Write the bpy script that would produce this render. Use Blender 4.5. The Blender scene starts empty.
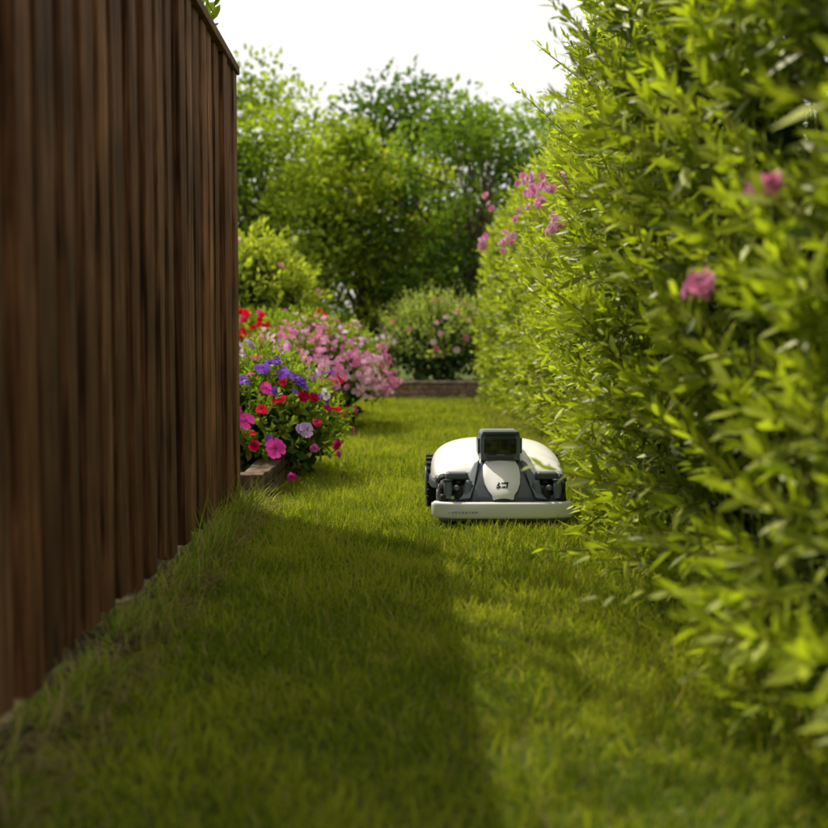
import bpy, math, numpy as np
from mathutils import Vector, Matrix
rng=np.random.default_rng(7)
scene=bpy.context.scene
COL=scene.collection

# ------------------------------------------------------------------ helpers
def link(o,parent=None):
    COL.objects.link(o)
    if parent is not None: o.parent=parent
    return o
def empty(name,loc=(0,0,0)):
    e=bpy.data.objects.new(name,None); e.location=loc; e.empty_display_size=.2
    return link(e)
def newmat(name):
    m=bpy.data.materials.new(name); m.use_nodes=True
    nt=m.node_tree; nt.nodes.clear()
    out=nt.nodes.new('ShaderNodeOutputMaterial')
    return m,nt,out
def simple(name,col,rough=.5,spec=.5,metal=0,noise=0,nscale=40,bump=0,coat=0):
    m,nt,out=newmat(name)
    p=nt.nodes.new('ShaderNodeBsdfPrincipled'); nt.links.new(p.outputs[0],out.inputs[0])
    p.inputs['Base Color'].default_value=(*col,1); p.inputs['Roughness'].default_value=rough
    p.inputs['Specular IOR Level'].default_value=spec; p.inputs['Metallic'].default_value=metal
    p.inputs['Coat Weight'].default_value=coat
    if noise or bump:
        tc=nt.nodes.new('ShaderNodeTexCoord'); n=nt.nodes.new('ShaderNodeTexNoise')
        n.inputs['Scale'].default_value=nscale; n.inputs['Detail'].default_value=6
        nt.links.new(tc.outputs['Object'],n.inputs['Vector'])
        if noise:
            r=nt.nodes.new('ShaderNodeValToRGB')
            a=[c*(1-noise) for c in col]; b=[min(1,c*(1+noise)) for c in col]
            r.color_ramp.elements[0].position=.3; r.color_ramp.elements[1].position=.7
            r.color_ramp.elements[0].color=(*a,1); r.color_ramp.elements[1].color=(*b,1)
            nt.links.new(n.outputs['Fac'],r.inputs[0]); nt.links.new(r.outputs[0],p.inputs['Base Color'])
        if bump:
            b=nt.nodes.new('ShaderNodeBump'); b.inputs['Strength'].default_value=bump; b.inputs['Distance'].default_value=.01
            nt.links.new(n.outputs['Fac'],b.inputs['Height']); nt.links.new(b.outputs[0],p.inputs['Normal'])
    return m
def leafmat(name,trans=.4,rough=.42,spec=0,tint=(1.15,1.25,.45)):
    m,nt,out=newmat(name)
    at=nt.nodes.new('ShaderNodeAttribute'); at.attribute_name='Col'
    if spec:
        p=nt.nodes.new('ShaderNodeBsdfPrincipled'); p.inputs['Roughness'].default_value=rough; p.inputs['Specular IOR Level'].default_value=spec
        nt.links.new(at.outputs['Color'],p.inputs['Base Color'])
    else:
        p=nt.nodes.new('ShaderNodeBsdfDiffuse'); nt.links.new(at.outputs['Color'],p.inputs['Color'])
    t=nt.nodes.new('ShaderNodeBsdfTranslucent')
    mx=nt.nodes.new('ShaderNodeMix'); mx.data_type='RGBA'; mx.blend_type='MULTIPLY'
    mx.inputs[0].default_value=1; mx.inputs[7].default_value=(*tint,1)
    nt.links.new(at.outputs['Color'],mx.inputs[6]); nt.links.new(mx.outputs[2],t.inputs['Color'])
    ms=nt.nodes.new('ShaderNodeMixShader'); ms.inputs[0].default_value=trans
    nt.links.new(p.outputs[0],ms.inputs[1]); nt.links.new(t.outputs[0],ms.inputs[2])
    nt.links.new(ms.outputs[0],out.inputs[0])
    return m
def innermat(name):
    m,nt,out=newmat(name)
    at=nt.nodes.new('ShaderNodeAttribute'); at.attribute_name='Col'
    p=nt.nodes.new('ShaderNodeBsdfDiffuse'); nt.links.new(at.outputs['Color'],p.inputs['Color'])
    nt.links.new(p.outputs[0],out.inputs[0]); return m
def vcolmat(name,rough=.8,grain=True,spec=.3,lo=.5,hi=1.4):
    m,nt,out=newmat(name)
    at=nt.nodes.new('ShaderNodeAttribute'); at.attribute_name='Col'
    p=nt.nodes.new('ShaderNodeBsdfPrincipled'); p.inputs['Roughness'].default_value=rough
    p.inputs['Specular IOR Level'].default_value=spec
    tc=nt.nodes.new('ShaderNodeTexCoord'); mp=nt.nodes.new('ShaderNodeMapping')
    mp.inputs['Scale'].default_value=(90,90,3.2) if grain else (20,20,20)
    nt.links.new(tc.outputs['Object'],mp.inputs[0])
    n=nt.nodes.new('ShaderNodeTexNoise'); n.inputs['Scale'].default_value=1; n.inputs['Detail'].default_value=8; n.inputs['Distortion'].default_value=1.1
    nt.links.new(mp.outputs[0],n.inputs['Vector'])
    n2=nt.nodes.new('ShaderNodeTexNoise'); n2.inputs['Scale'].default_value=4.5; n2.inputs['Detail'].default_value=6
    nt.links.new(tc.outputs['Object'],n2.inputs['Vector'])
    r=nt.nodes.new('ShaderNodeMapRange'); r.inputs[1].default_value=.35; r.inputs[2].default_value=.65; r.inputs[3].default_value=lo; r.inputs[4].default_value=hi
    nt.links.new(n.outputs['Fac'],r.inputs[0])
    r2=nt.nodes.new('ShaderNodeMapRange'); r2.inputs[1].default_value=.3; r2.inputs[2].default_value=.7; r2.inputs[3].default_value=.6; r2.inputs[4].default_value=1.35
    nt.links.new(n2.outputs['Fac'],r2.inputs[0])
    mu=nt.nodes.new('ShaderNodeMath'); mu.operation='MULTIPLY'
    nt.links.new(r.outputs[0],mu.inputs[0]); nt.links.new(r2.outputs[0],mu.inputs[1])
    vm=nt.nodes.new('ShaderNodeVectorMath'); vm.operation='SCALE'
    nt.links.new(at.outputs['Color'],vm.inputs[0]); nt.links.new(mu.outputs[0],vm.inputs['Scale'])
    nt.links.new(vm.outputs[0],p.inputs['Base Color'])
    b=nt.nodes.new('ShaderNodeBump'); b.inputs['Strength'].default_value=.8; b.inputs['Distance'].default_value=.006
    nt.links.new(n.outputs['Fac'],b.inputs['Height']); nt.links.new(b.outputs[0],p.inputs['Normal'])
    nt.links.new(p.outputs[0],out.inputs[0])
    return m

def npmesh(name,V,loops,totals,C=None,mat=None,smooth=True,parent=None):
    me=bpy.data.meshes.new(name)
    me.vertices.add(len(V)); me.vertices.foreach_set('co',np.ascontiguousarray(V,dtype=np.float32).ravel())
    me.loops.add(len(loops)); me.loops.foreach_set('vertex_index',np.ascontiguousarray(loops,dtype=np.int32))
    starts=np.concatenate([[0],np.cumsum(totals)[:-1]]).astype(np.int32)
    me.polygons.add(len(totals)); me.polygons.foreach_set('loop_start',starts)
    try: me.polygons.foreach_set('loop_total',np.ascontiguousarray(totals,dtype=np.int32))
    except Exception: pass
    me.polygons.foreach_set('use_smooth',np.full(len(totals),smooth))
    me.update(calc_edges=True)
    if C is not None:
        a=me.color_attributes.new('Col','FLOAT_COLOR','POINT')
        c4=np.ones((len(V),4),dtype=np.float32); c4[:,:3]=C; a.data.foreach_set('color',c4.ravel())
    me.materials.append(mat)
    me.validate()
    o=bpy.data.objects.new(name,me); return link(o,parent)

T_LEAF=(np.array([[0,0,0],[.3,.42,.09],[.3,0,0],[.3,-.42,.09],[.68,.42,.08],[.68,0,0],[.68,-.42,.08],[1,0,0]]),
        [[0,2,1],[0,3,2],[1,2,5,4],[2,3,6,5],[4,5,7],[5,6,7]])
T_SIMPLE=(np.array([[0,0,0],[.45,.5,.06],[.45,-.5,.06],[1,0,0]]),[[0,2,3,1]])
T_PETAL=(np.array([[0,0,0],[.5,.34,.0],[.5,0,.05],[.5,-.34,.0],[.88,.46,-.03],[.95,0,.0],[.88,-.46,-.03],[1.04,.2,-.04],[1.04,-.2,-.04]]),
        [[0,2,1],[0,3,2],[1,2,5,4],[2,3,6,5],[4,5,7],[5,6,8]])
T_BLADE=(np.array([[0,.5,0],[0,-.5,0],[.5,.42,0],[.5,-.42,0],[1,0,0]]),[[0,1,3,2],[2,3,4]])
def nrm(v): return v/np.maximum(np.linalg.norm(v,axis=1,keepdims=True),1e-9)
def leaves(name,P,D,N,L,W,C,mat,T=T_LEAF,droop=.15,parent=None,smooth=True):
    n=len(P); D=nrm(D); S=nrm(np.cross(D,N)); N=np.cross(S,D)
    t,F=T; k=len(t)
    L=np.broadcast_to(L,(n,))[:,None,None]; W=np.broadcast_to(W,(n,))[:,None,None]
    dr=np.broadcast_to(droop,(n,))[:,None,None]
    s=t[None,:,0:1]; tt=t[None,:,1:2]; h=t[None,:,2:3]
    V=P[:,None,:]+D[:,None,:]*s*L+S[:,None,:]*tt*W+N[:,None,:]*(h*W-dr*s*s*L)
    V=V.reshape(-1,3)
    lp=np.concatenate([np.array(f) for f in F]); tot=np.array([len(f) for f in F])
    loops=(lp[None,:]+(np.arange(n)*k)[:,None]).ravel(); tots=np.tile(tot,n)
    Cv=np.repeat(C,k,axis=0)
    return npmesh(name,V,loops,tots,Cv,mat,smooth,parent)

class Tubes:
    def __init__(s): s.V=[];s.F=[];s.C=[]
    def add(s,pts,rad,col=(.1,.07,.04),k=7):
        pts=[Vector(p) for p in pts]; b=len(s.V)
        for i,p in enumerate(pts):
            d=(pts[min(i+1,len(pts)-1)]-pts[max(i-1,0)]).normalized()
            a=Vector((1,0,0)) if abs(d.x)<.8 else Vector((0,1,0))
            u=d.cross(a).normalized(); v=d.cross(u)
            for j in range(k):
                an=2*math.pi*j/k
                s.V.append(p+(u*math.cos(an)+v*math.sin(an))*rad[i]); s.C.append(col)
        for i in range(len(pts)-1):
            for j in range(k):
                s.F.append((b+i*k+j,b+i*k+(j+1)%k,b+(i+1)*k+(j+1)%k,b+(i+1)*k+j))
        s.F.append(tuple(b+(len(pts)-1)*k+j for j in range(k)))
    def make(s,name,mat,parent=None):
        V=np.array([tuple(v) for v in s.V]); lp=np.concatenate([np.array(f) for f in s.F]); tot=np.array([len(f) for f in s.F])
        return npmesh(name,V,lp,tot,np.array(s.C),mat,True,parent)

class Boxes:
    def __init__(s): s.V=[];s.F=[];s.C=[]
    def add(s,lo,hi,col,jit=0):
        b=len(s.V)
        for x in (lo[0],hi[0]):
            for y in (lo[1],hi[1]):
                for z in (lo[2],hi[2]):
                    s.V.append((x+rng.normal()*jit,y+rng.normal()*jit,z+rng.normal()*jit)); s.C.append(col)
        for f in ((0,1,3,2),(4,6,7,5),(0,4,5,1),(2,3,7,6),(0,2,6,4),(1,5,7,3)): s.F.append(tuple(b+i for i in f))
    def make(s,name,mat,parent=None,bevel=.003):
        lp=np.concatenate([np.array(f) for f in s.F]); tot=np.array([len(f) for f in s.F])
        o=npmesh(name,np.array(s.V),lp,tot,np.array(s.C),mat,False,parent)
        if bevel:
            m=o.modifiers.new('b','BEVEL'); m.width=bevel; m.segments=2; m.limit_method='ANGLE'
        return o

def wob(y,z,s=1.0,ph=0):
    return (np.sin(y*2.3*s+z*1.7*s+ph)+.8*np.sin(y*4.9*s-z*3.6*s+1.3+ph)+.6*np.sin(z*7.1*s+y*3.1*s+2.1+ph)+.5*np.sin(y*9.7*s+z*8.3*s+.4+ph))/2.9

MLEAF=leafmat('hedge_leaf',.45,.42,.35); MLEAF2=leafmat('tree_leaf',.45)
MGRASS=leafmat('grass_blade',.42,.5,0,(1.1,1.1,.5)); MPETAL=leafmat('petal',.35,.6,0,(1,1,1))
MBARK=vcolmat('bark',.9); MINNER=innermat('shaded_leaf')

# ------------------------------------------------------------------ ground
def ground_mat():
    m,nt,out=newmat('ground_soil_grass')
    p=nt.nodes.new('ShaderNodeBsdfPrincipled'); p.inputs['Roughness'].default_value=.95; p.inputs['Specular IOR Level'].default_value=.1
    tc=nt.nodes.new('ShaderNodeTexCoord')
    n=nt.nodes.new('ShaderNodeTexNoise'); n.inputs['Scale'].default_value=1.5; n.inputs['Detail'].default_value=8
    n2=nt.nodes.new('ShaderNodeTexNoise'); n2.inputs['Scale'].default_value=90; n2.inputs['Detail'].default_value=5
    for q in (n,n2): nt.links.new(tc.outputs['Object'],q.inputs['Vector'])
    r=nt.nodes.new('ShaderNodeValToRGB'); e=r.color_ramp.elements
    e[0].position=.3; e[0].color=(.06,.085,.015,1); e[1].position=.7; e[1].color=(.11,.15,.025,1)
    nt.links.new(n.outputs['Fac'],r.inputs[0])
    mx=nt.nodes.new('ShaderNodeMix'); mx.data_type='RGBA'; mx.blend_type='MULTIPLY'; mx.inputs[0].default_value=.7
    r2=nt.nodes.new('ShaderNodeValToRGB'); r2.color_ramp.elements[0].position=.35; r2.color_ramp.elements[1].position=.65
    r2.color_ramp.elements[0].color=(.3,.3,.3,1)
    nt.links.new(n2.outputs['Fac'],r2.inputs[0]); nt.links.new(r.outputs[0],mx.inputs[6]); nt.links.new(r2.outputs[0],mx.inputs[7])
    nt.links.new(mx.outputs[2],p.inputs['Base Color'])
    b=nt.nodes.new('ShaderNodeBump'); b.inputs['Strength'].default_value=.6; b.inputs['Distance'].default_value=.02
    nt.links.new(n2.outputs['Fac'],b.inputs['Height']); nt.links.new(b.outputs[0],p.inputs['Normal'])
    nt.links.new(p.outputs[0],out.inputs[0]); return m
V=np.array([[-300,-300,0],[300,-300,0],[300,300,0],[-300,300,0]],float)
npmesh('ground',V,np.array([0,1,2,3]),np.array([4]),None,ground_mat(),False)
MSOIL=simple('soil',(.055,.038,.024),.95,.1,noise=.5,nscale=60,bump=.8)
def sheet(name,x0,x1,y0,y1,z,mat,parent=None,nx=12,ny=60,amp=.01):
    xs=np.linspace(x0,x1,nx);ys=np.linspace(y0,y1,ny); X,Y=np.meshgrid(xs,ys)
    Z=z+amp*(wob(Y*3,X*9)+1)*.5+rng.random(X.shape)*amp*.6
    V=np.stack([X,Y,Z],-1).reshape(-1,3)
    i=(np.arange(ny-1)[:,None]*nx+np.arange(nx-1)[None,:]).ravel()
    lp=np.stack([i,i+1,i+nx+1,i+nx],-1).ravel()
    return npmesh(name,V,lp,np.full(len(i),4),None,mat,True,parent)
soil=empty('garden_soil')
sheet('fence_foot_soil',-.9,-.53,-1.5,4.6,.004,MSOIL,soil)
sheet('bed_soil',-2.4,-.52,4.6,13,.03,MSOIL,soil)
sheet('hedge_soil',.74,1.6,-1.5,12.6,.006,MSOIL,soil)

# ------------------------------------------------------------------ lawn blades
def lawn():
    P=[];L=[];W=[]
    def zone(y0,y1,dens,x0,x1,w,l):
        n=int(dens*(y1-y0)*(x1-x0))
        x=rng.uniform(x0,x1,n); y=rng.uniform(y0,y1,n)
        P.append(np.stack([x,y,np.zeros(n)],-1)); L.append(rng.gamma(9,l/9,n)); W.append(w*rng.uniform(.7,1.3,n))
    zone(1.25,3.0,16000,-.62,.85,.003,.028)
    zone(3.0,5.2,15000,-.62,.92,.0032,.028)
    zone(5.2,8.5,8000,-.55,1.1,.0045,.031)
    zone(8.5,13.0,4200,-.5,1.15,.007,.034)
    P=np.concatenate(P);L=np.concatenate(L);W=np.concatenate(W)
    x,y=P[:,0],P[:,1]
    edge=-.54+.04*wob(y*2,y)+.02*np.sin(y*23)
    keep=(x>edge)|(rng.random(len(x))<.3)
    keep&=~((y>4.42)&(x<-.49))
    thin=wob(x*4,y*3.2,1,.7)
    keep&=(rng.random(len(x))<np.clip(1.1+thin*.5,.45,1))
    P,L,W=P[keep],L[keep],W[keep]; x,y=P[:,0],P[:,1]; n=len(x)
    L*=(1+.38*wob(x*7,y*6,1,2.))*np.where(rng.random(n)<.03,1.6,1)
    a=rng.uniform(0,2*np.pi,n)+.0; lean=np.abs(rng.normal(0,.62,n))
    D=np.stack([np.cos(a)*np.sin(lean)+.25*wob(x*5,y*5,1,3),np.sin(a)*np.sin(lean)+.25*wob(x*6,y*4,1,6),np.cos(lean)],-1)
    b=rng.uniform(0,2*np.pi,n); N=np.stack([np.cos(b),np.sin(b),.2*np.ones(n)],-1)
    g=np.clip(.52+.5*wob(x*2.2,y*2.0,1,4)+.25*wob(x*9,y*8,1,1)+rng.normal(0,.34,n),0,1)[:,None]
    C=np.array([.145,.225,.018])*(1-g)+np.array([.46,.50,.05])*g
    dry=rng.random(n)<(.07+.25*(x<-.46))
    C[dry]=np.array([.52,.44,.18])*rng.uniform(.6,1.1,(dry.sum(),1))
    root=empty('lawn')
    leaves('grass_blades',P,D,N,L,W,C,MGRASS,T_BLADE,rng.uniform(.1,.6,n),root)
    n=6200
    y=rng.uniform(1.2,4.45,n); s=rng.random(n)<.75
    x=np.where(s,-.56+rng.normal(0,.04,n),.72+rng.normal(0,.05,n))
    cl=wob(y*3.5,y*1.3,1,1)
    k=rng.random(n)<np.clip(.35+cl*.9,.08,1); x,y=x[k],y[k]; n=len(x)
    P=np.stack([x,y,np.zeros(n)],-1)
    T=[];TL=[]
    for (tx,ty,c,h) in [(-.56,3.7,50,.15),(-.57,3.95,80,.2),(-.55,4.25,60,.13),(-.55,4.1,60,.17),(-.52,4.35,40,.10),(-.55,3.3,70,.2),(-.56,3.45,50,.17),(-.55,2.8,45,.1),(-.54,2.4,50,.09),(-.54,2.0,50,.1)]:
        T.append(np.stack([tx+rng.normal(0,.03,c),ty+rng.normal(0,.05,c),np.zeros(c)],-1)); TL.append(h*rng.uniform(.5,1.2,c))
    T=np.concatenate(T); L=np.concatenate([rng.uniform(.04,.10,n)]+TL); P=np.concatenate([P,T]); n=len(P)
    a=rng.uniform(0,2*np.pi,n); lean=np.abs(rng.normal(0,.5,n))
    D=np.stack([np.cos(a)*np.sin(lean)+.15,np.sin(a)*np.sin(lean),np.cos(lean)],-1)
    N=np.stack([-np.cos(a),-np.sin(a),.6*np.ones(n)],-1)
    g=rng.random((n,1)); C=np.array([.13,.22,.02])*(1-g)+np.array([.40,.47,.07])*g
    d=rng.random(n)<.16; C[d]=(.48,.39,.18)
    leaves('long_grass',P,D,N,L,.0042,C,MGRASS,T_BLADE,rng.uniform(.2,.7,n),root)
    n=2200; y=rng.uniform(1.2,4.4,n); x=-.52+rng.normal(0,.055,n)
    P=np.stack([x,y,rng.uniform(.015,.045,n)],-1); a=rng.uniform(0,2*np.pi,n)
    D=np.stack([np.cos(a),np.sin(a),rng.normal(0,.12,n)],-1); N=np.tile([0.,0,1],(n,1))
    C=np.array([.42,.32,.16])*rng.uniform(.35,1.0,(n,1))
    leaves('straw_litter',P,D,N,rng.uniform(.02,.09,n),.003,C,MGRASS,T_BLADE,.1,root)
lawn()

# ------------------------------------------------------------------ fence
def fence():
    root=empty('wooden_fence',(0,0,0)); H=1.60
    B=Boxes(); y=-3.0
    xb=-.635
    B.add((xb-.022,-3,.09),(xb-.010,4.168,H-.012),(.05,.026,.014))
    while y<4.10:
        sh=rng.uniform(.6,1.35); hue=rng.uniform(-.08,.10); c=np.array([.165*(1+hue),.074,.032*(1-hue)])*sh
        w=rng.uniform(.070,.100); dx=rng.normal()*.003; gap=rng.uniform(.046,.060)
        B.add((xb+.022+dx,y,.072+rng.normal()*.009),(xb+.056+dx,min(y+w,4.16),H),tuple(c),.0022)
        sh=rng.uniform(.5,.95)
        if y+w+gap+.002<4.16: B.add((xb-.007,y+w-.008,.085),(xb+.012,y+w+gap+.004,H-.01),tuple(np.array([.10,.048,.022])*sh),.001)  # recessed boards coloured darker; gap shadow put into the colour
        y+=w+gap
    B.add((xb-.04,4.17,0),(xb+.062,4.25,H+.0),(.19,.095,.045),.001)
    for z in (.28,.8,1.3): B.add((xb-.06,-3,z),(xb-.024,4.165,z+.09),(.1,.055,.03))
    B.add((xb-.045,-3,H+.002),(xb+.07,4.27,H+.032),(.15,.078,.038))
    for yy in np.arange(-2.9,4.1,1.75): B.add((xb-.15,yy,0),(xb-.063,yy+.09,H-.03),(.12,.065,.035))
    B.make('boards',vcolmat('stained_wood',.78,True,.18,.35,1.6),root,.003)
fence()

# ------------------------------------------------------------------ brick edging
def edging():
    root=empty('brick_edging'); B=Boxes()
    y=4.42
    while y<11:
        l=.2; c=np.array([.17,.11,.075])*rng.uniform(.5,1.2)
        for r in range(2):
            B.add((-.6,y+(.1 if r else 0),.0+r*.062),(-.50,y+l-.01+(.1 if r else 0),.058+r*.062),tuple(c*rng.uniform(.8,1.2)),.002)
        y+=l
    for x in np.arange(-1.3,-.62,.2):
        for r in range(2): B.add((x,4.42,r*.062),(x+.19,4.52,.058+r*.062),tuple(np.array([.17,.11,.075])*rng.uniform(.6,1.2)),.002)
    B.make('bricks',vcolmat('brick',.9,False),root,.006)
    root=empty('garden_retaining_wall'); B=Boxes()
    for r in range(3):
        x=-3-(.1 if r%2 else 0)
        while x<1.2:
            B.add((x,13.0,r*.062),(x+.215,13.12,.058+r*.062),tuple(np.array([.26,.17,.12])*rng.uniform(.6,1.15)),.002); x+=.225
    B.add((-3.05,12.98,.188),(1.25,13.15,.215),(.3,.24,.19))
    B.make('bricks',vcolmat('brick_b',.9,False),root,.006)
edging()
sheet('raised_bed_soil',-3,1.9,13.15,14.6,.17,MSOIL,soil,30,12)

# ------------------------------------------------------------------ flowers
class Flowers:
    def __init__(s): s.P=[];s.D=[];s.N=[];s.L=[];s.W=[];s.C=[]
    def add(s,p,n,r,col,rings=1,petals=5,cup=.25):
        n=Vector(n).normalized(); a=n.orthogonal().normalized(); b=n.cross(a); ph=rng.uniform(0,6.28)
        for k in range(rings):
            f=1-.28*k; c2=cup+.42*k
            for j in range(petals):
                an=ph+k*.6+2*math.pi*j/petals+rng.normal(0,.08)
                c3=c2+rng.normal(0,.15)
                d=(a*math.cos(an)+b*math.sin(an)); dd=(d+n*c3).normalized(); nn=(n-d*c3).normalized()
                s.P.append(tuple(Vector(p)+n*.002*k)); s.D.append(tuple(dd)); s.N.append(tuple(nn)); s.L.append(r*f*rng.uniform(.85,1.1)); s.W.append(r*f*1.2)
                s.C.append(np.array(col)*rng.uniform(.8,1.15)*(1-.12*k))
        for j in range(4):
            an=ph+2*math.pi*j/4; d=(a*math.cos(an)+b*math.sin(an))
            s.P.append(tuple(Vector(p)+n*.004)); s.D.append(tuple((d+n*.8).normalized())); s.N.append(tuple(n)); s.L.append(r*.22); s.W.append(r*.2); s.C.append(np.array(col)*.45)
    def make(s,name,parent):
        leaves(name,np.array(s.P),np.array(s.D),np.array(s.N),np.array(s.L),np.array(s.W),np.array(s.C),MPETAL,T_PETAL,.12,parent)

# ------------------------------------------------------------------ shoots
def shoots(base,dirn,length,nl,leafL,leafW,cdark,clight,age,mat,parent,name,up=.35,T=T_LEAF):
    n=len(base); dirn=nrm(dirn)
    a=np.cross(dirn,np.tile([.13,.21,.97],(n,1))); a=nrm(a); b=np.cross(dirn,a)
    Ps=[];Ds=[];Ns=[];Ls=[];Ws=[];Cs=[]
    ph=rng.uniform(0,6.28,n); szs=rng.uniform(.75,1.3,n)
    for j in range(nl):
        f=(j+.6)/nl; f=f**.75
        an=ph+j*2.4+rng.normal(0,.25,n)
        rad=a*np.cos(an)[:,None]+b*np.sin(an)[:,None]
        open_=1.15-.75*f
        D=rad*open_+dirn*(.35+.75*f)+np.array([0,0,up*.3])+rng.normal(0,.16,(n,3))
        P=base+dirn*(length*f)[:,None]+np.array([0,0,1])*(.04*length*f*f)[:,None]
        N=dirn*1.0-rad*.5+rng.normal(0,.3,(n,3))
        Ps.append(P);Ds.append(D);Ns.append(N)
        sz=(1.-.45*max(0,f-.6)/.4)*rng.uniform(.65,1.15,n)*szs
        Ls.append(leafL*sz);Ws.append(leafW*sz)
        g=np.clip(age*.75+.45*f-.15+rng.normal(0,.14,n),0,1)[:,None]
        Cs.append((np.array(cdark)*(1-g)+np.array(clight)*g)*rng.uniform(.8,1.15,(n,1)))
    for q in (a,b):
        Ps.append(base);Ds.append(dirn);Ns.append(q);Ls.append(length);Ws.append(np.full(n,.005));Cs.append(np.tile([.18,.17,.05],(n,1)))
    leaves(name,np.concatenate(Ps),np.concatenate(Ds),np.concatenate(Ns),np.concatenate(Ls),np.concatenate(Ws),np.concatenate(Cs),mat,T,.12,parent)

# ------------------------------------------------------------------ right hedge
def hface(y,z):
    t=np.clip((y-3.9)/2.6,0,1); t=t*t*(3-2*t)
    x=.82+.24*t-.15*np.clip((3.65-y)/.7,0,1)+.12*wob(y*1.3,z*1.6)+.08*wob(y*3.1,z*3.4,1,3)
    x=x+.22*np.clip((z-1.55)/.45,0,1)**2-.05*np.clip((1.0-abs(z-.75)),0,1)
    x=x+.03*np.clip((.25-z)/.25,0,1)
    x=x+.06*np.exp(-((y-4.15)/.5)**2)*np.clip((.55-z)/.3,0,1)
    return x
def hedge():
    root=empty('flowering_hedge')
    HT=1.92
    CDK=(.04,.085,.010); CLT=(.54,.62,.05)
    def topz(y): return 1.88+.10*wob(y*1.7,y*.3)-.18*np.clip((y-10.5)/2,0,1)
    def zone(y0,y1,dens,nl,ll,lw,ln,nm,T=T_LEAF,out=False):
        n=int((y1-y0)*HT*dens)
        y=rng.uniform(y0,y1,n); z=rng.uniform(.05,HT,n)
        if out:
            k=~((y>3.2)&(y<5.0)&(z<.5)); y,z=y[k],z[k]; n=len(y)
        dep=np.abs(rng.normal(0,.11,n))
        if out: dep*=0
        z=z*topz(y)/HT
        x=hface(y,z)+dep
        base=np.stack([x,y,z],-1)
        length=ln*rng.uniform(.6,1.4,n)
        d=np.stack([-1.0+.0*x,rng.normal(0,.55,n)-.15,rng.normal(.55,.4,n)],-1)
        if out: d[:,2]+=.5
        d[:,2]+=.9*np.clip((z-1.5)/.4,0,1)
        low=z<.3; d[low,2]=rng.normal(.0,.35,low.sum())
        base[:,2]=np.maximum(base[:,2],.03)
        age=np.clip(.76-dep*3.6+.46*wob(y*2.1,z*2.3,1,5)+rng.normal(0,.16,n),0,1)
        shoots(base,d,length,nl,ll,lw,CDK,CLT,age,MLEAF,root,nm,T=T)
    zone(-.6,1.5,80,10,.065,.021,.16,'foliage_rear',T_SIMPLE)
    zone(1.5,5.0,310,12,.067,.0195,.15,'foliage_near')
    zone(1.6,8.5,24,15,.066,.019,.26,'arching_shoots',out=True)
    zone(5.0,8.5,260,11,.064,.021,.15,'foliage_middle')
    zone(8.5,12.4,270,10,.066,.027,.15,'foliage_far',T_SIMPLE)
    n=1200; y=rng.uniform(-.3,12.4,n); x=rng.uniform(1.1,1.65,n); z=topz(y)-rng.uniform(0,.2,n)
    shoots(np.stack([x,y,z],-1),np.stack([rng.normal(0,.4,n),rng.normal(0,.4,n),np.ones(n)],-1),.2*rng.uniform(.6,1.3,n),9,.068,.024,CDK,CLT,rng.uniform(.3,.9,n),MLEAF,root,'foliage_top',T=T_SIMPLE)
    n=1200; y=rng.uniform(-.3,12.4,n); z=rng.uniform(.1,1.85,n); x=1.62+.08*wob(y,z)
    shoots(np.stack([x,y,z],-1),np.stack([np.ones(n),rng.normal(0,.4,n),rng.normal(.5,.4,n)],-1),.17*rng.uniform(.6,1.3,n),9,.08,.03,CDK,CLT,rng.uniform(.2,.8,n),MLEAF,root,'foliage_back',T=T_SIMPLE)
    n=400; z=rng.uniform(.1,1.7,n); x=rng.uniform(1.0,1.7,n); y=12.35+.06*wob(x,z)
    shoots(np.stack([x,y,z],-1),np.stack([rng.normal(0,.4,n),np.ones(n),rng.normal(.5,.4,n)],-1),.17*rng.uniform(.6,1.3,n),9,.07,.026,CDK,CLT,rng.uniform(.2,.8,n),MLEAF,root,'foliage_end',T=T_SIMPLE)
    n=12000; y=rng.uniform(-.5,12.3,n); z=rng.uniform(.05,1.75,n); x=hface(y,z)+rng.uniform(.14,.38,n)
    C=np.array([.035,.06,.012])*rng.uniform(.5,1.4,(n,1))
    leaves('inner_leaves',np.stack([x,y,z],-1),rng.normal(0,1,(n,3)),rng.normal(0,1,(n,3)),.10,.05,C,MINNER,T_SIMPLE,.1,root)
    T=Tubes()
    for k in range(120):
        y=rng.uniform(-.4,12.2); x=rng.uniform(1.1,1.35); p=[(x,y,0)]
        for s in range(1,6): p.append((p[-1][0]+rng.normal(0,.04),p[-1][1]+rng.normal(0,.07),s*.3))
        T.add(p,[.016,.013,.011,.009,.006,.003],(.12,.09,.055),5)
        for q in range(3):
            b=p[rng.integers(1,4)]
            T.add([b,(b[0]-.10,b[1]+rng.normal(0,.08),b[2]+.1),(b[0]-.17,b[1]+rng.normal(0,.1),b[2]+.22)],[.006,.004,.002],(.13,.11,.06),4)
    T.make('branches',MBARK,root)
    F=Flowers()
    pink=(.88,.33,.55); lil=(.85,.48,.70)
    spots=[(548,188,9),(533,186,6),(540,193,6),(560,226,9),(545,205,7),(487,241,8),(512,236,4),(508,248,5),(715,281,7),(527,178,4),(773,180,3),(490,205,3),(575,180,5),(520,215,3),(585,200,4),(536,200,5)]
    for (px,py,c) in spots:
        xf=(.80 if px>530 else .84) if px<600 else .52
        d=xf*1150/(px-395)
        zz=.62-(py-345)*d/1150
        for k in range(c):
            s=.045 if px<600 else .014
            r=.02 if px>700 else (.028 if px>500 else .037)
            F.add((xf-.02+rng.normal(0,s*.5),d+rng.normal(0,s),zz+rng.normal(0,s*.7)),(-.7+rng.normal(0,.4),-.7+rng.normal(0,.4),.35+rng.normal(0,.3)),r*rng.uniform(.8,1.1),pink if rng.random()<.6 else lil,3,6)
    F.make('pink_blossoms',root)
hedge()

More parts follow.
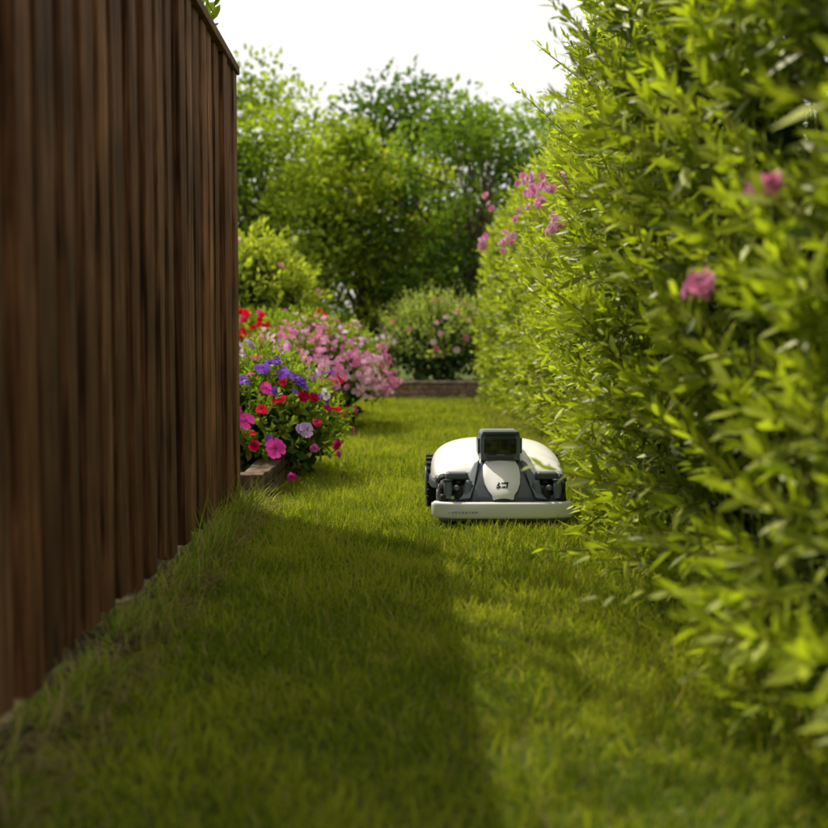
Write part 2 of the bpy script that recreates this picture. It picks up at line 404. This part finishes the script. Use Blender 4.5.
# ------------------------------------------------------------------ garden bushes
def bush(name,c,r,nsh,leafL,leafW,ln,cd,cl,flow=None,nl=9,seed=0):
    root=empty(name,(0,0,0)); c=np.array(c); r=np.array(r)
    u=nrm(rng.normal(0,1,(nsh,3))); u[:,2]=np.where(u[:,2]<-.35,-u[:,2],u[:,2])
    rad=(1-np.abs(rng.normal(0,.16,nsh)))*(1+.18*wob(u[:,0]*3+seed,u[:,2]*3+u[:,1]*2))
    base=c+u*r*rad[:,None]*.86; base[:,2]=np.maximum(base[:,2],.03)
    d=u*np.array([1,1,.6])+np.array([0,0,.55])+rng.normal(0,.3,(nsh,3))
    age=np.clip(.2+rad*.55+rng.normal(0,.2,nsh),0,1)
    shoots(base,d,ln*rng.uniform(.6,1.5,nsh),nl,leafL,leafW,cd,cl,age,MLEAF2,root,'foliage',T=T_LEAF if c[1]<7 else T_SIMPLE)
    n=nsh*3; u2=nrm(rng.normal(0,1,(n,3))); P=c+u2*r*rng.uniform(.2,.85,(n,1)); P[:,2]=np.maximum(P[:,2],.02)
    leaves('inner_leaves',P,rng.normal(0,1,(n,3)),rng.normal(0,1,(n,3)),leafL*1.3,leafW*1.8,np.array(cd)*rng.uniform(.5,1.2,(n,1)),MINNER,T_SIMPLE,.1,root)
    T=Tubes()
    for k in range(14):
        e=nrm(rng.normal(0,1,(1,3)))[0]; e[2]=abs(e[2])
        t=c+e*r*.8; b=np.array([c[0]+e[0]*.08,c[1]+e[1]*.08,0]); m=(b+t)/2+np.array([0,0,.05])
        T.add([b,m,t],[.008,.006,.002],(.1,.09,.04),5)
    T.make('stems',MBARK,root)
    if flow:
        F=Flowers()
        for f in flow(c,r): F.add(*f)
        F.make('blossoms',root)
    return root
CD=(.05,.10,.018); CL=(.32,.43,.05)
def world(px,py,d): return ((px-395)/1150*d, d, .62-(py-345)*d/1150)
PURP=(.24,.09,.60); RED=(.70,.015,.05); MAG=(.80,.07,.45); WHITE=(.8,.78,.8); LIL=(.60,.42,.76); PK=(.88,.50,.68); PK2=(.85,.32,.58)
def petunia(c,r):
    out=[]
    spec=[(248,422,MAG,.036),(270,449,MAG,.044),(285,407,RED,.034),(300,400,(.5,.01,.06),.03),(308,402,(.5,.01,.06),.028),(326,447,(.65,.02,.18),.028),(323,420,(.6,.02,.18),.024),(331,462,MAG,.020),(317,396,WHITE,.032),(298,428,LIL,.036),(303,440,LIL,.028),
      (246,352,LIL,.03),(240,385,PURP,.034),(262,382,PURP,.034),(270,372,PURP,.030),(283,378,PURP,.032),(293,384,PURP,.03),(300,390,PURP,.026),(266,395,(.25,.1,.55),.028),(241,410,MAG,.028),(318,432,(.6,.03,.12),.022),(310,452,(.6,.12,.4),.02),(288,470,MAG,.022),(254,440,(.55,.01,.08),.026),(288,388,(.3,.12,.6),.026),(326,405,PURP,.02)]
    for px,py,col,rad in spec:
        best=None
        for d in np.arange(4.7,6.2,.03):
            p=np.array(world(px,py,d)); q=((p-c)/(r*1.14))
            if (q**2).sum()<1: best=p; break
        if best is None: best=np.array(world(px,py,5.3))
        nn=(best-c)/r**2; nn=nn/np.linalg.norm(nn); nn=nn+np.array([.1,-.35,.25])+rng.normal(0,.4,3)
        out.append((tuple(best+nn*.03+rng.normal(0,.012,3)),tuple(nn),rad*.95,col,1 if rad>.03 else 2,5,.3))
    for k in range(90):
        u=nrm(rng.normal(0,1,(1,3)))[0]; u[2]=abs(u[2]); p=c+u*r*rng.uniform(1.05,1.2)
        out.append((tuple(p),tuple(u+rng.normal(0,.4,3)+np.array([0,0,.3])),rng.uniform(.014,.027),[PURP,MAG,RED,LIL,PURP][rng.integers(0,5)],1,5,.3))
    return out
bush('petunia_bush',(-.68,5.45,.22),(.43,.62,.34),620,.046,.024,.12,CD,CL,petunia,9,1)
def phlox(c,r):
    out=[]
    for k in range(140):
        u=nrm(rng.normal(0,1,(1,3)))[0]; u[2]=abs(u[2])*1.0-.12
        if u[1]>.5 and rng.random()<.7: u[1]*=-1
        p=c+u*r*rng.uniform(1.0,1.16)
        base=[PK,PK2,(.88,.62,.76),(.80,.25,.5)][rng.integers(0,4)]
        for j in range(rng.integers(7,15)):
            q=p+rng.normal(0,.034,3); out.append((tuple(q),tuple(u+rng.normal(0,.35,3)+np.array([0,-.3,.3])),rng.uniform(.015,.022),tuple(np.array(base)*rng.uniform(.85,1.1)),1,5,.2))
    return out
bush('pink_phlox_bush',(-.60,8.6,.36),(.54,.85,.45),620,.06,.022,.13,CD,CL,phlox,9,2)
def gerani(c,r):
    out=[]
    for (px,py,m) in [(314,320,10),(308,330,4),(320,316,6),(262,322,9),(246,314,8),(258,337,9),(280,334,8),(244,332,7),(300,338,6),(268,345,7),(255,350,6),(290,352,6),(320,345,4)]:
        p=np.array(world(px,py,8.55 if px<300 else 9.1))
        for j in range(m): out.append((tuple(p+rng.normal(0,.028,3)),(rng.normal(0,.4),-1,.5+rng.normal(0,.3)),rng.uniform(.022,.032),(.78,.018,.045) if rng.random()<.75 else (.85,.1,.28),2,5,.25))
    return out
bush('red_geranium_bush',(-1.05,9.1,.42),(.48,.55,.45),420,.06,.04,.12,CD,CL,gerani,8,3)
def fewpink(k,rr,cols):
    def f(c,r):
        out=[]
        for i in range(k):
            u=nrm(rng.normal(0,1,(1,3)))[0]; u[2]=abs(u[2]); u[1]=-abs(u[1])
            out.append((tuple(c+u*r*1.15),tuple(u+np.array([0,-.2,.2])),rr*rng.uniform(.8,1.2),cols[rng.integers(0,len(cols))],3,6,.3))
        return out
    return f
bush('leafy_shrub',(-1.35,10.6,.76),(.65,.7,.80),640,.09,.045,.24,(.08,.13,.02),(.52,.58,.08),fewpink(10,.03,[(.85,.4,.5)]),8,4)
bush('rose_bush',(.52,13.6,.56),(.62,.5,.52),560,.06,.036,.28,(.07,.13,.04),(.52,.60,.17),fewpink(36,.032,[(.85,.5,.55),(.85,.68,.66),(.8,.2,.35)]),8,5)
bush('leafy_shrub',(-2.2,7.2,.5),(.8,1.2,.6),400,.08,.04,.17,CD,CL,fewpink(20,.03,[PK,RED]),8,6)
bush('leafy_shrub',(-.9,13.9,.55),(.6,.5,.5),380,.06,.03,.15,CD,(.22,.33,.04),None,8,7)
bush('leafy_shrub',(1.6,14.1,.7),(.7,.5,.7),400,.08,.04,.17,CD,(.26,.36,.04),None,8,9)
def box():
    root=empty('clipped_box_hedge'); n=5200
    lo=np.array([-1.2,13.2,.18]); hi=np.array([.05,13.75,.60])
    P=rng.uniform(lo,hi,(n,3)); f=rng.integers(0,3,n)
    P[f==0,1]=lo[1]+np.abs(rng.normal(0,.02,(f==0).sum())); P[f==1,2]=hi[2]-np.abs(rng.normal(0,.02,(f==1).sum()))
    C=np.array([.08,.13,.025])*rng.uniform(.5,1.5,(n,1))
    leaves('foliage',P,rng.normal(0,1,(n,3))+np.array([0,-.5,.5]),rng.normal(0,1,(n,3)),.035,.022,C,MLEAF2,T_SIMPLE,.1,root)
    B=Boxes(); B.add((-1.12,13.27,.16),(-.03,13.7,.55),(.02,.03,.012),.01); B.make('inner_block',vcolmat('dark_core',.95,False),root,.03)  # solid dark block filling the box hedge behind its leaves
box()
def shadow_edge_climber():  # added plant behind the fence; roughens its top line and shadow edge
    root=empty('added_climbing_plant'); n=750
    y=rng.uniform(.3,4.2,n); k=rng.random(n)<np.clip(.5+.8*wob(y*1.6,y*.7,1,2),.08,1); y=y[k]; n=len(y)
    x=-.80+rng.normal(0,.06,n); z=1.46+rng.uniform(0,.2,n)+.08*wob(y*2.2,y)
    d=np.stack([rng.normal(.15,.5,n),rng.normal(0,.5,n),np.ones(n)],-1)
    shoots(np.stack([x,y,z],-1),d,.19*rng.uniform(.5,1.7,n),9,.06,.034,(.06,.11,.015),(.36,.45,.05),rng.uniform(.2,.9,n),MLEAF2,root,'foliage')
    T=Tubes()
    for k in range(14):
        yy=rng.uniform(.2,4.1); T.add([(-.86,yy,0),(-.85,yy+rng.normal(0,.1),.5),(-.84,yy+rng.normal(0,.15),1.0),(-.83,yy+rng.normal(0,.25),1.6)],[.012,.01,.008,.004],(.12,.09,.05),5)
    T.make('stems',MBARK,root)
shadow_edge_climber()

# ------------------------------------------------------------------ trees
def tree(name,base,h,cr,ncl,nleaf,lL,lW,cd,cl,zlow=.3,tight=1.35):
    root=empty(name,(0,0,0)); b=np.array(base); T=Tubes()
    tp=[b.copy()]
    for s in range(1,6): tp.append(np.array([b[0]+rng.normal(0,.06)*s*.5,b[1]+rng.normal(0,.06)*s*.5,h*.75*s/5]))
    T.add(tp,[.09,.075,.06,.05,.035,.02],(.12,.09,.06),9)
    cs=[]
    for k in range(ncl):
        u=nrm(rng.normal(0,1,(1,3)))[0]; q=rng.uniform(.35,1)**.5
        c=np.array([b[0]+u[0]*cr*q,b[1]+u[1]*cr*q*.8,h*(zlow+(1-zlow)*.5)+u[2]*h*(1-zlow)*.46*q]); cs.append(c)
        s=tp[rng.integers(1,5)] if zlow<.5 else tp[rng.integers(3,6)]; m=(s+c)/2+np.array([0,0,.08]); T.add([s,m,c],[.03,.018,.006],(.12,.09,.055),5)
    T.make('trunk_and_limbs',MBARK,root)
    cs=np.array(cs); n=nleaf; i=rng.integers(0,ncl,n); sc=rng.uniform(.18,.36,ncl)*cr/1.1
    off=nrm(rng.normal(0,1,(n,3)))*(rng.random((n,1))**.45)*np.array([1.1,1.1,.75])
    P=cs[i]+off*sc[i][:,None]*tight
    out=off+np.array([0,0,.3])
    D=out+rng.normal(0,.6,(n,3)); N=rng.normal(0,.6,(n,3))+np.array([0,0,1.])
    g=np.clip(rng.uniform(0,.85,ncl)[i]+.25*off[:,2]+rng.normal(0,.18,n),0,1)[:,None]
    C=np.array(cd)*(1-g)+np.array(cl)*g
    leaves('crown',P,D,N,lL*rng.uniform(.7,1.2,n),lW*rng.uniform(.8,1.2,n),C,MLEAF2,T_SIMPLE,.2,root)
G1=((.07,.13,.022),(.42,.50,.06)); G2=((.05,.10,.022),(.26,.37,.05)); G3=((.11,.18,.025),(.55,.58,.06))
tree('added_dapple_tree',(-1.9,15.6,0),4.0,1.35,52,9500,.13,.065,*G1,zlow=.08)
tree('added_dapple_tree',(-3.9,14.8,0),3.8,1.35,42,5000,.14,.07,*G1,zlow=.1)
tree('added_dapple_tree',(-.35,16.4,0),3.9,1.25,46,8500,.12,.06,*G3,zlow=.1)
tree('added_dapple_tree',(1.15,15.6,0),4.1,1.3,48,9500,.11,.06,*G2,zlow=.1)
tree('added_dapple_tree',(2.7,14.8,0),3.9,1.2,42,6500,.11,.055,*G2,zlow=.1)
tree('added_dapple_tree',(4.6,15.2,0),3.9,1.4,40,4000,.14,.07,*G1,zlow=.15)
tree('added_dapple_tree',(-6.0,16,0),4.2,1.5,40,4000,.15,.08,*G1,zlow=.1)
tree('added_dapple_tree',(.4,19,0),5.2,1.8,52,8500,.15,.08,*G2,zlow=.05)
tree('added_dapple_tree',(-2.4,19.5,0),5.4,1.8,50,8500,.15,.08,*G1,zlow=.05)
tree('added_dapple_tree',(3.6,19.5,0),5.0,1.8,42,6000,.15,.08,*G2,zlow=.05)
tree('added_dapple_tree',(-7,20,0),4.6,1.9,40,4000,.17,.09,*G2,zlow=.05)
tree('added_dapple_tree',(7.5,19,0),4.6,1.9,40,4000,.17,.09,*G2,zlow=.05)
# light-crowned tree added behind the fence to dapple the path; crown out of frame
tree('added_dapple_tree',(-1.35,4.0,0),3.9,1.15,26,1700,.085,.045,*G1,zlow=.56,tight=1.6)

# ------------------------------------------------------------------ robot mower
def mower(loc):
    root=empty('robot_lawn_mower',loc)
    white=simple('white_shell',(.84,.85,.86),.28,.5,coat=.3)
    dark=simple('graphite_plastic',(.055,.07,.085),.40,.5,noise=.15,nscale=30)
    grey=simple('slate_plastic',(.15,.185,.22),.4,.5,noise=.1,nscale=30)
    black=simple('black_rubber',(.014,.014,.015),.7,.4,bump=.2,nscale=120)
    glass=simple('black_glass',(.006,.007,.009),.06,.7,coat=.5)
    mark=simple('dark_marking',(.02,.02,.025),.5)
    lgrey=simple('grey_marking',(.35,.37,.39),.5)
    lime=simple('lime_detail',(.35,.5,.05),.5)
    def mk(name,V,F,mat,bev=0,seg=3,smooth=True,sub=0):
        me=bpy.data.meshes.new(name); me.from_pydata([tuple(v) for v in V],[],F); me.materials.append(mat)
        import bmesh; bm=bmesh.new(); bm.from_mesh(me); bmesh.ops.recalc_face_normals(bm,faces=bm.faces); bm.to_mesh(me); bm.free()
        for p in me.polygons: p.use_smooth=smooth
        o=bpy.data.objects.new(name,me); link(o,root)
        if bev: m=o.modifiers.new('b','BEVEL'); m.width=bev; m.segments=seg; m.limit_method='ANGLE'; m.angle_limit=.5; m.harden_normals=True
        return o
    def prism(name,pts,off,mat,bev):
        k=len(pts); V=[Vector(p) for p in pts]+[Vector(p)+Vector(off) for p in pts]
        F=[tuple(range(k)),tuple(range(2*k-1,k-1,-1))]+[(i,(i+1)%k,k+(i+1)%k,k+i) for i in range(k)]
        return mk(name,V,F,mat,bev)
    def box(name,c,s,mat,bev=.006,taper=(1,1)):
        V=[]
        for z in (-1,1):
            t=taper if z>0 else (1,1)
            for x,y in ((-1,-1),(1,-1),(1,1),(-1,1)): V.append((c[0]+x*s[0]/2*t[0],c[1]+y*s[1]/2*t[1],c[2]+z*s[2]/2))
        F=[(0,3,2,1),(4,5,6,7),(0,1,5,4),(1,2,6,5),(2,3,7,6),(3,0,4,7)]
        return mk(name,V,F,mat,bev)
    def cyl(name,p,q,r,mat,k=24,r2=None,bev=0,barrel=0):
        p=Vector(p);q=Vector(q);d=(q-p).normalized();u=d.orthogonal().normalized();v=d.cross(u); r2=r if r2 is None else r2
        st=7 if barrel else 2; V=[];F=[]
        for i in range(st):
            f=i/(st-1); rr=r+(r2-r)*f+barrel*math.sin(math.pi*f)
            for j in range(k):
                a=2*math.pi*j/k; V.append(p+(q-p)*f+(u*math.cos(a)+v*math.sin(a))*rr)
        for i in range(st-1):
            for j in range(k): F.append((i*k+j,i*k+(j+1)%k,(i+1)*k+(j+1)%k,(i+1)*k+j))
        F+= [tuple(range(k))[::-1],tuple((st-1)*k+j for j in range(k))]
        return mk(name,V,F,mat,bev)
    def shell(name,secs,mat,k=33,pw=.55,pz=.62):
        V=[];F=[]
        for (y,hw,b,t) in secs:
            for j in range(k):
                a=math.pi*j/(k-1); c=math.cos(a); s=math.sin(a)
                V.append((hw*math.copysign(abs(c)**pw,c),y,b+(t-b)*s**pz))
        n=len(secs)
        for i in range(n-1):
            for j in range(k-1): F.append((i*k+j,i*k+j+1,(i+1)*k+j+1,(i+1)*k+j))
            F.append((i*k+k-1,i*k,(i+1)*k,(i+1)*k+k-1))
        F+=[tuple(range(k)),tuple((n-1)*k+j for j in range(k))[::-1]]
        o=mk(name,V,F,mat,0,sub=0); m=o.modifiers.new('b','BEVEL'); m.width=.004;m.segments=2;m.limit_method='ANGLE';m.angle_limit=.9;m.harden_normals=True
        return o
    def interp(keys,n):
        keys=np.array(keys,float); tt=np.linspace(0,1,n)
        out=[]
        for c in range(keys.shape[1]):
            v=keys[:,c]; r=[]
            for x in tt:
                i=min(int(x*(len(keys)-1)),len(keys)-2); f=x*(len(keys)-1)-i
                p0=v[max(i-1,0)];p1=v[i];p2=v[i+1];p3=v[min(i+2,len(v)-1)]
                r.append(.5*((2*p1)+(-p0+p2)*f+(2*p0-5*p1+4*p2-p3)*f*f+(-p0+3*p1-3*p2+p3)*f**3))
            out.append(r)
        return np.array(out).T
    hood=interp([(.13,.205,.150,.172),(.15,.222,.146,.192),(.20,.232,.142,.220),(.28,.236,.138,.252),(.38,.236,.136,.270),(.48,.230,.136,.268),(.57,.212,.136,.245),(.63,.180,.136,.205),(.655,.15,.138,.165)],36)
    shell('hood',hood,white,41,.70,.66)
    trim=interp([(.118,.21,.118,.150),(.2,.238,.110,.150),(.4,.243,.108,.150),(.57,.222,.110,.148),(.67,.16,.112,.146)],20)
    shell('hood_trim',trim,dark,33,.35,.3)
    body=interp([(.06,.17,.055,.10),(.12,.19,.05,.118),(.3,.20,.045,.125),(.5,.195,.045,.125),(.66,.15,.06,.12)],16)
    shell('chassis',body,dark,33,.4,.4)
    box('hood_button',(0,.46,.272),(.07,.07,.008),grey,.003)
    V=[];F=[];nx=41;prof=[]
    for a in np.linspace(0,2*math.pi,20,endpoint=False):
        c,s=math.cos(a),math.sin(a); prof.append((.022*math.copysign(abs(c)**.4,c),.0285*math.copysign(abs(s)**.4,s)))
    for i in range(nx):
        u=-1+2*i/(nx-1); x=.243*u; e=max(0,(abs(u)-.96)/.04); sc=math.sqrt(max(0.5,1-e*e)) if e>0 else 1
        yb=.028+.045*abs(u)**5*0.9
        for (dy,dz) in prof: V.append((x,yb+dy*sc,.053+dz*sc))
    k=len(prof)
    for i in range(nx-1):
        for j in range(k): F.append((i*k+j,i*k+(j+1)%k,(i+1)*k+(j+1)%k,(i+1)*k+j))
    F+=[tuple(range(k)),tuple((nx-1)*k+j for j in range(k))]
    mk('front_bumper',V,F,white)
    box('bumper_lower_lip',(0,.045,.021),(.43,.05,.012),dark,.004)
    for i in range(9): box('bumper_lettering',(-.185+.0115*i,.0056,.049),(.008 if i%3 else .005,.0016,.006),lgrey,.0003)
    box('bumper_backing',(0,.075,.077),(.40,.04,.05),dark,.008)
    def stack(name,rows,mat,bev=.006):
        V=[];F=[]
        for (y,zt,ht,hb,zb) in rows: V+=[(-hb,y,zb),(hb,y,zb),(ht,y,zt),(-ht,y,zt)]
        for i in range(len(rows)-1):
            for j in range(4): F.append((i*4+j,i*4+(j+1)%4,(i+1)*4+(j+1)%4,(i+1)*4+j))
        F+=[(0,1,2,3),tuple((len(rows)-1)*4+j for j in (3,2,1,0))]
        return mk(name,V,F,mat,bev)
    stack('front_frame',[(.035,.092,.105,.120,.062),(.055,.118,.100,.118,.06),(.10,.155,.088,.11,.06),(.15,.200,.076,.10,.08),(.20,.232,.068,.09,.10),(.27,.262,.062,.08,.14)],dark,.008)
    for s in (-1,1):
        prism('frame_brace',[(s*.074,.150,.214),(s*.090,.142,.206),(s*.150,.050,.104),(s*.150,.040,.088),(s*.112,.036,.094),(s*.098,.06,.128)],(0,.03,-.004),grey,.004)
        cyl('strut',(s*.10,.075,.125),(s*.215,.085,.118),.011,dark,16)
        cyl('spring',(s*.115,.07,.150),(s*.128,.06,.085),.012,grey,16,barrel=.002)
        box('side_housing',(s*.155,.095,.165),(.085,.06,.026),dark,.009,(.85,.8))
        cyl('bolt',(s*.158,.052,.128),(s*.158,.044,.128),.009,grey,16)
        cyl('shock_body',(s*.188,.06,.15),(s*.188,.055,.09),.013,grey,18,barrel=.002)
        cyl('shock_cap',(s*.188,.061,.156),(s*.188,.06,.148),.016,dark,18)
    rows=[(.148,.2135,.040),(.144,.2105,.053),(.125,.194,.062),(.095,.168,.064),(.065,.142,.060),(.045,.122,.050),(.034,.108,.038),(.027,.094,.034)]
    V=[];F=[];kx=9
    for (y,z,hw) in rows:
        for i in range(kx):
            u=-1+2*i/(kx-1); V.append((hw*u,y+.004*u*u,z-.006*u*u))
    nr=len(rows)
    for r in range(nr-1):
        for i in range(kx-1): F.append((r*kx+i,r*kx+i+1,(r+1)*kx+i+1,(r+1)*kx+i))
    o=mk('nose_panel',V,F,white); m=o.modifiers.new('so','SOLIDIFY'); m.thickness=.010; m.offset=0; b=o.modifiers.new('b','BEVEL'); b.width=.003; b.segments=3; b.limit_method='ANGLE'
    def onp(x,t):
        x=x*.78; y=.045+.024*t; z=.122+(y-.045)*1.0; n=Vector((0,-.7,.714)); return Vector((x,y+.0,z))+n*.0066-Vector((0,0,.006*(x/.06)**2*.5))
    def stroke(pts,name='emblem'):
        P=[onp(*p) for p in pts]; prism(name,P,(0,.0012,-.0014),mark,0)
    stroke([(-.030,.1),(-.012,.1),(-.009,.3),(-.027,.3)]); stroke([(-.027,.3),(-.019,.3),(-.012,.75),(-.020,.75)])
    stroke([(-.006,.1),(.010,.1),(.012,.3),(-.004,.3)]); stroke([(-.006,.62),(.024,.62),(.027,.8),(-.004,.8)]); stroke([(.013,.1),(.020,.1),(.024,.62),(.017,.62)])
    V=[];F=[]
    rowsS=[(.208,.066,.150,.27),(.225,.069,.145,.275),(.27,.071,.142,.28),(.305,.068,.144,.28),(.315,.060,.150,.272)]
    for (z,hw,y0,y1) in rowsS: V+=[(-hw,y0,z),(hw,y0,z),(hw,y1,z),(-hw,y1,z)]
    for i in range(4):
        for j in range(4): F.append((i*4+j,i*4+(j+1)%4,(i+1)*4+(j+1)%4,(i+1)*4+j))
    F+=[(3,2,1,0),(16,17,18,19)]
    mk('sensor_head',V,F,grey,.008)
    box('sensor_window',(0,.1425,.262),(.112,.008,.054),glass,.006)
    box('sensor_brow',(0,.1425,.297),(.104,.006,.010),dark,.002)
    box('sensor_bezel_top',(0,.150,.309),(.128,.05,.012),dark,.005)
    box('sensor_chin',(0,.1405,.222),(.092,.012,.016),dark,.004)
    for s in (-1,0,1): box('sensor_divider',(s*.028,.1383,.262),(.0025,.003,.046),dark,.0008)
    for s in (-1,1):
        cyl('lens',(s*.042,.139,.266),(s*.042,.1375,.266),.008,black,28)
        box('head_side',(s*.073,.2,.262),(.010,.08,.055),dark,.004)
    box('led',(0,.1383,.232),(.03,.002,.003),lgrey,.0005)
    for s in (-1,1):
        for w in range(2):
            cx=s*(.150+.052*w)
            cyl('front_hub',(cx-.018,.125,.085),(cx+.018,.125,.085),.055,dark,32,bev=.004)
            cyl('front_hub_cap',(cx+s*.018,.125,.085),(cx+s*.022,.125,.085),.03,grey,24,bev=.002)
            for j in range(9):
                a=2*math.pi*(j+.5*w)/9; c=Vector((cx,.125+.069*math.cos(a),.085+.069*math.sin(a))); t=Vector((0,-math.sin(a),math.cos(a)))
                cyl('roller',c-t*.021,c+t*.021,.0105,black,14,barrel=.006)
        box('fender',(s*.176,.14,.150),(.11,.07,.02),dark,.008,(.9,.8))
    for s in (-1,1):
        cx=s*.222
        cyl('rear_tyre',(cx-.028,.5,.10),(cx+.028,.5,.10),.094,black,40,bev=.008)
        cyl('rear_hub',(cx+s*.026,.5,.10),(cx+s*.032,.5,.10),.055,grey,32,bev=.003)
        for j in range(22):
            a=2*math.pi*j/22; c=Vector((cx,.5+.096*math.cos(a),.10+.096*math.sin(a)))
            o=box('tread_lug',(0,0,0),(.056,.012,.010),black,.002); o.location=c; o.rotation_euler=(a-math.pi/2,0,0)
    box('lime_tag',(-.172,.048,.094),(.012,.004,.010),lime,.001)
    box('rear_bumper',(0,.655,.09),(.30,.03,.06),dark,.012)
    cyl('blade_deck',(0,.33,.03),(0,.33,.055),.15,dark,40,bev=.004)
    return root
mower((.368,3.85,.006))

# ------------------------------------------------------------------ world / light / camera
el=math.radians(57); az=math.radians(-42)
sv=Vector((math.sin(az)*math.cos(el),math.cos(az)*math.cos(el),math.sin(el)))
w=bpy.data.worlds.new('World'); scene.world=w; w.use_nodes=True; nt=w.node_tree
bg=nt.nodes['Background']; sk=nt.nodes.new('ShaderNodeTexSky'); sk.sky_type='NISHITA'; sk.sun_disc=False
sk.sun_elevation=el; sk.sun_rotation=az; sk.dust_density=5; sk.air_density=1.0; sk.ozone_density=1
mx=nt.nodes.new('ShaderNodeMix'); mx.data_type='RGBA'; mx.inputs[0].default_value=.6   # bright thin haze
mx.inputs[7].default_value=(9.0,8.5,7.6,1)
nt.links.new(sk.outputs[0],mx.inputs[6]); nt.links.new(mx.outputs[2],bg.inputs[0]); bg.inputs[1].default_value=.15
sd=bpy.data.lights.new('sun','SUN'); sd.energy=5; sd.angle=math.radians(.6); sd.color=(1,.91,.71)
so=bpy.data.objects.new('sun',sd); so.rotation_euler=sv.to_track_quat('Z','Y').to_euler(); so.location=(-5,5,8); link(so)
cd=bpy.data.cameras.new('camera'); cam=bpy.data.objects.new('camera',cd); link(cam); scene.camera=cam
cd.sensor_width=36; cd.lens=50; cd.clip_start=.05; cd.clip_end=1000
cam.location=(0,0,.62)
cam.rotation_euler=(math.radians(90-3.43),0,math.radians(-.95))
cd.dof.use_dof=True; cd.dof.focus_distance=4.0; cd.dof.aperture_fstop=2.8
scene.view_settings.view_transform='Standard'; scene.view_settings.look='None'; scene.view_settings.exposure=0
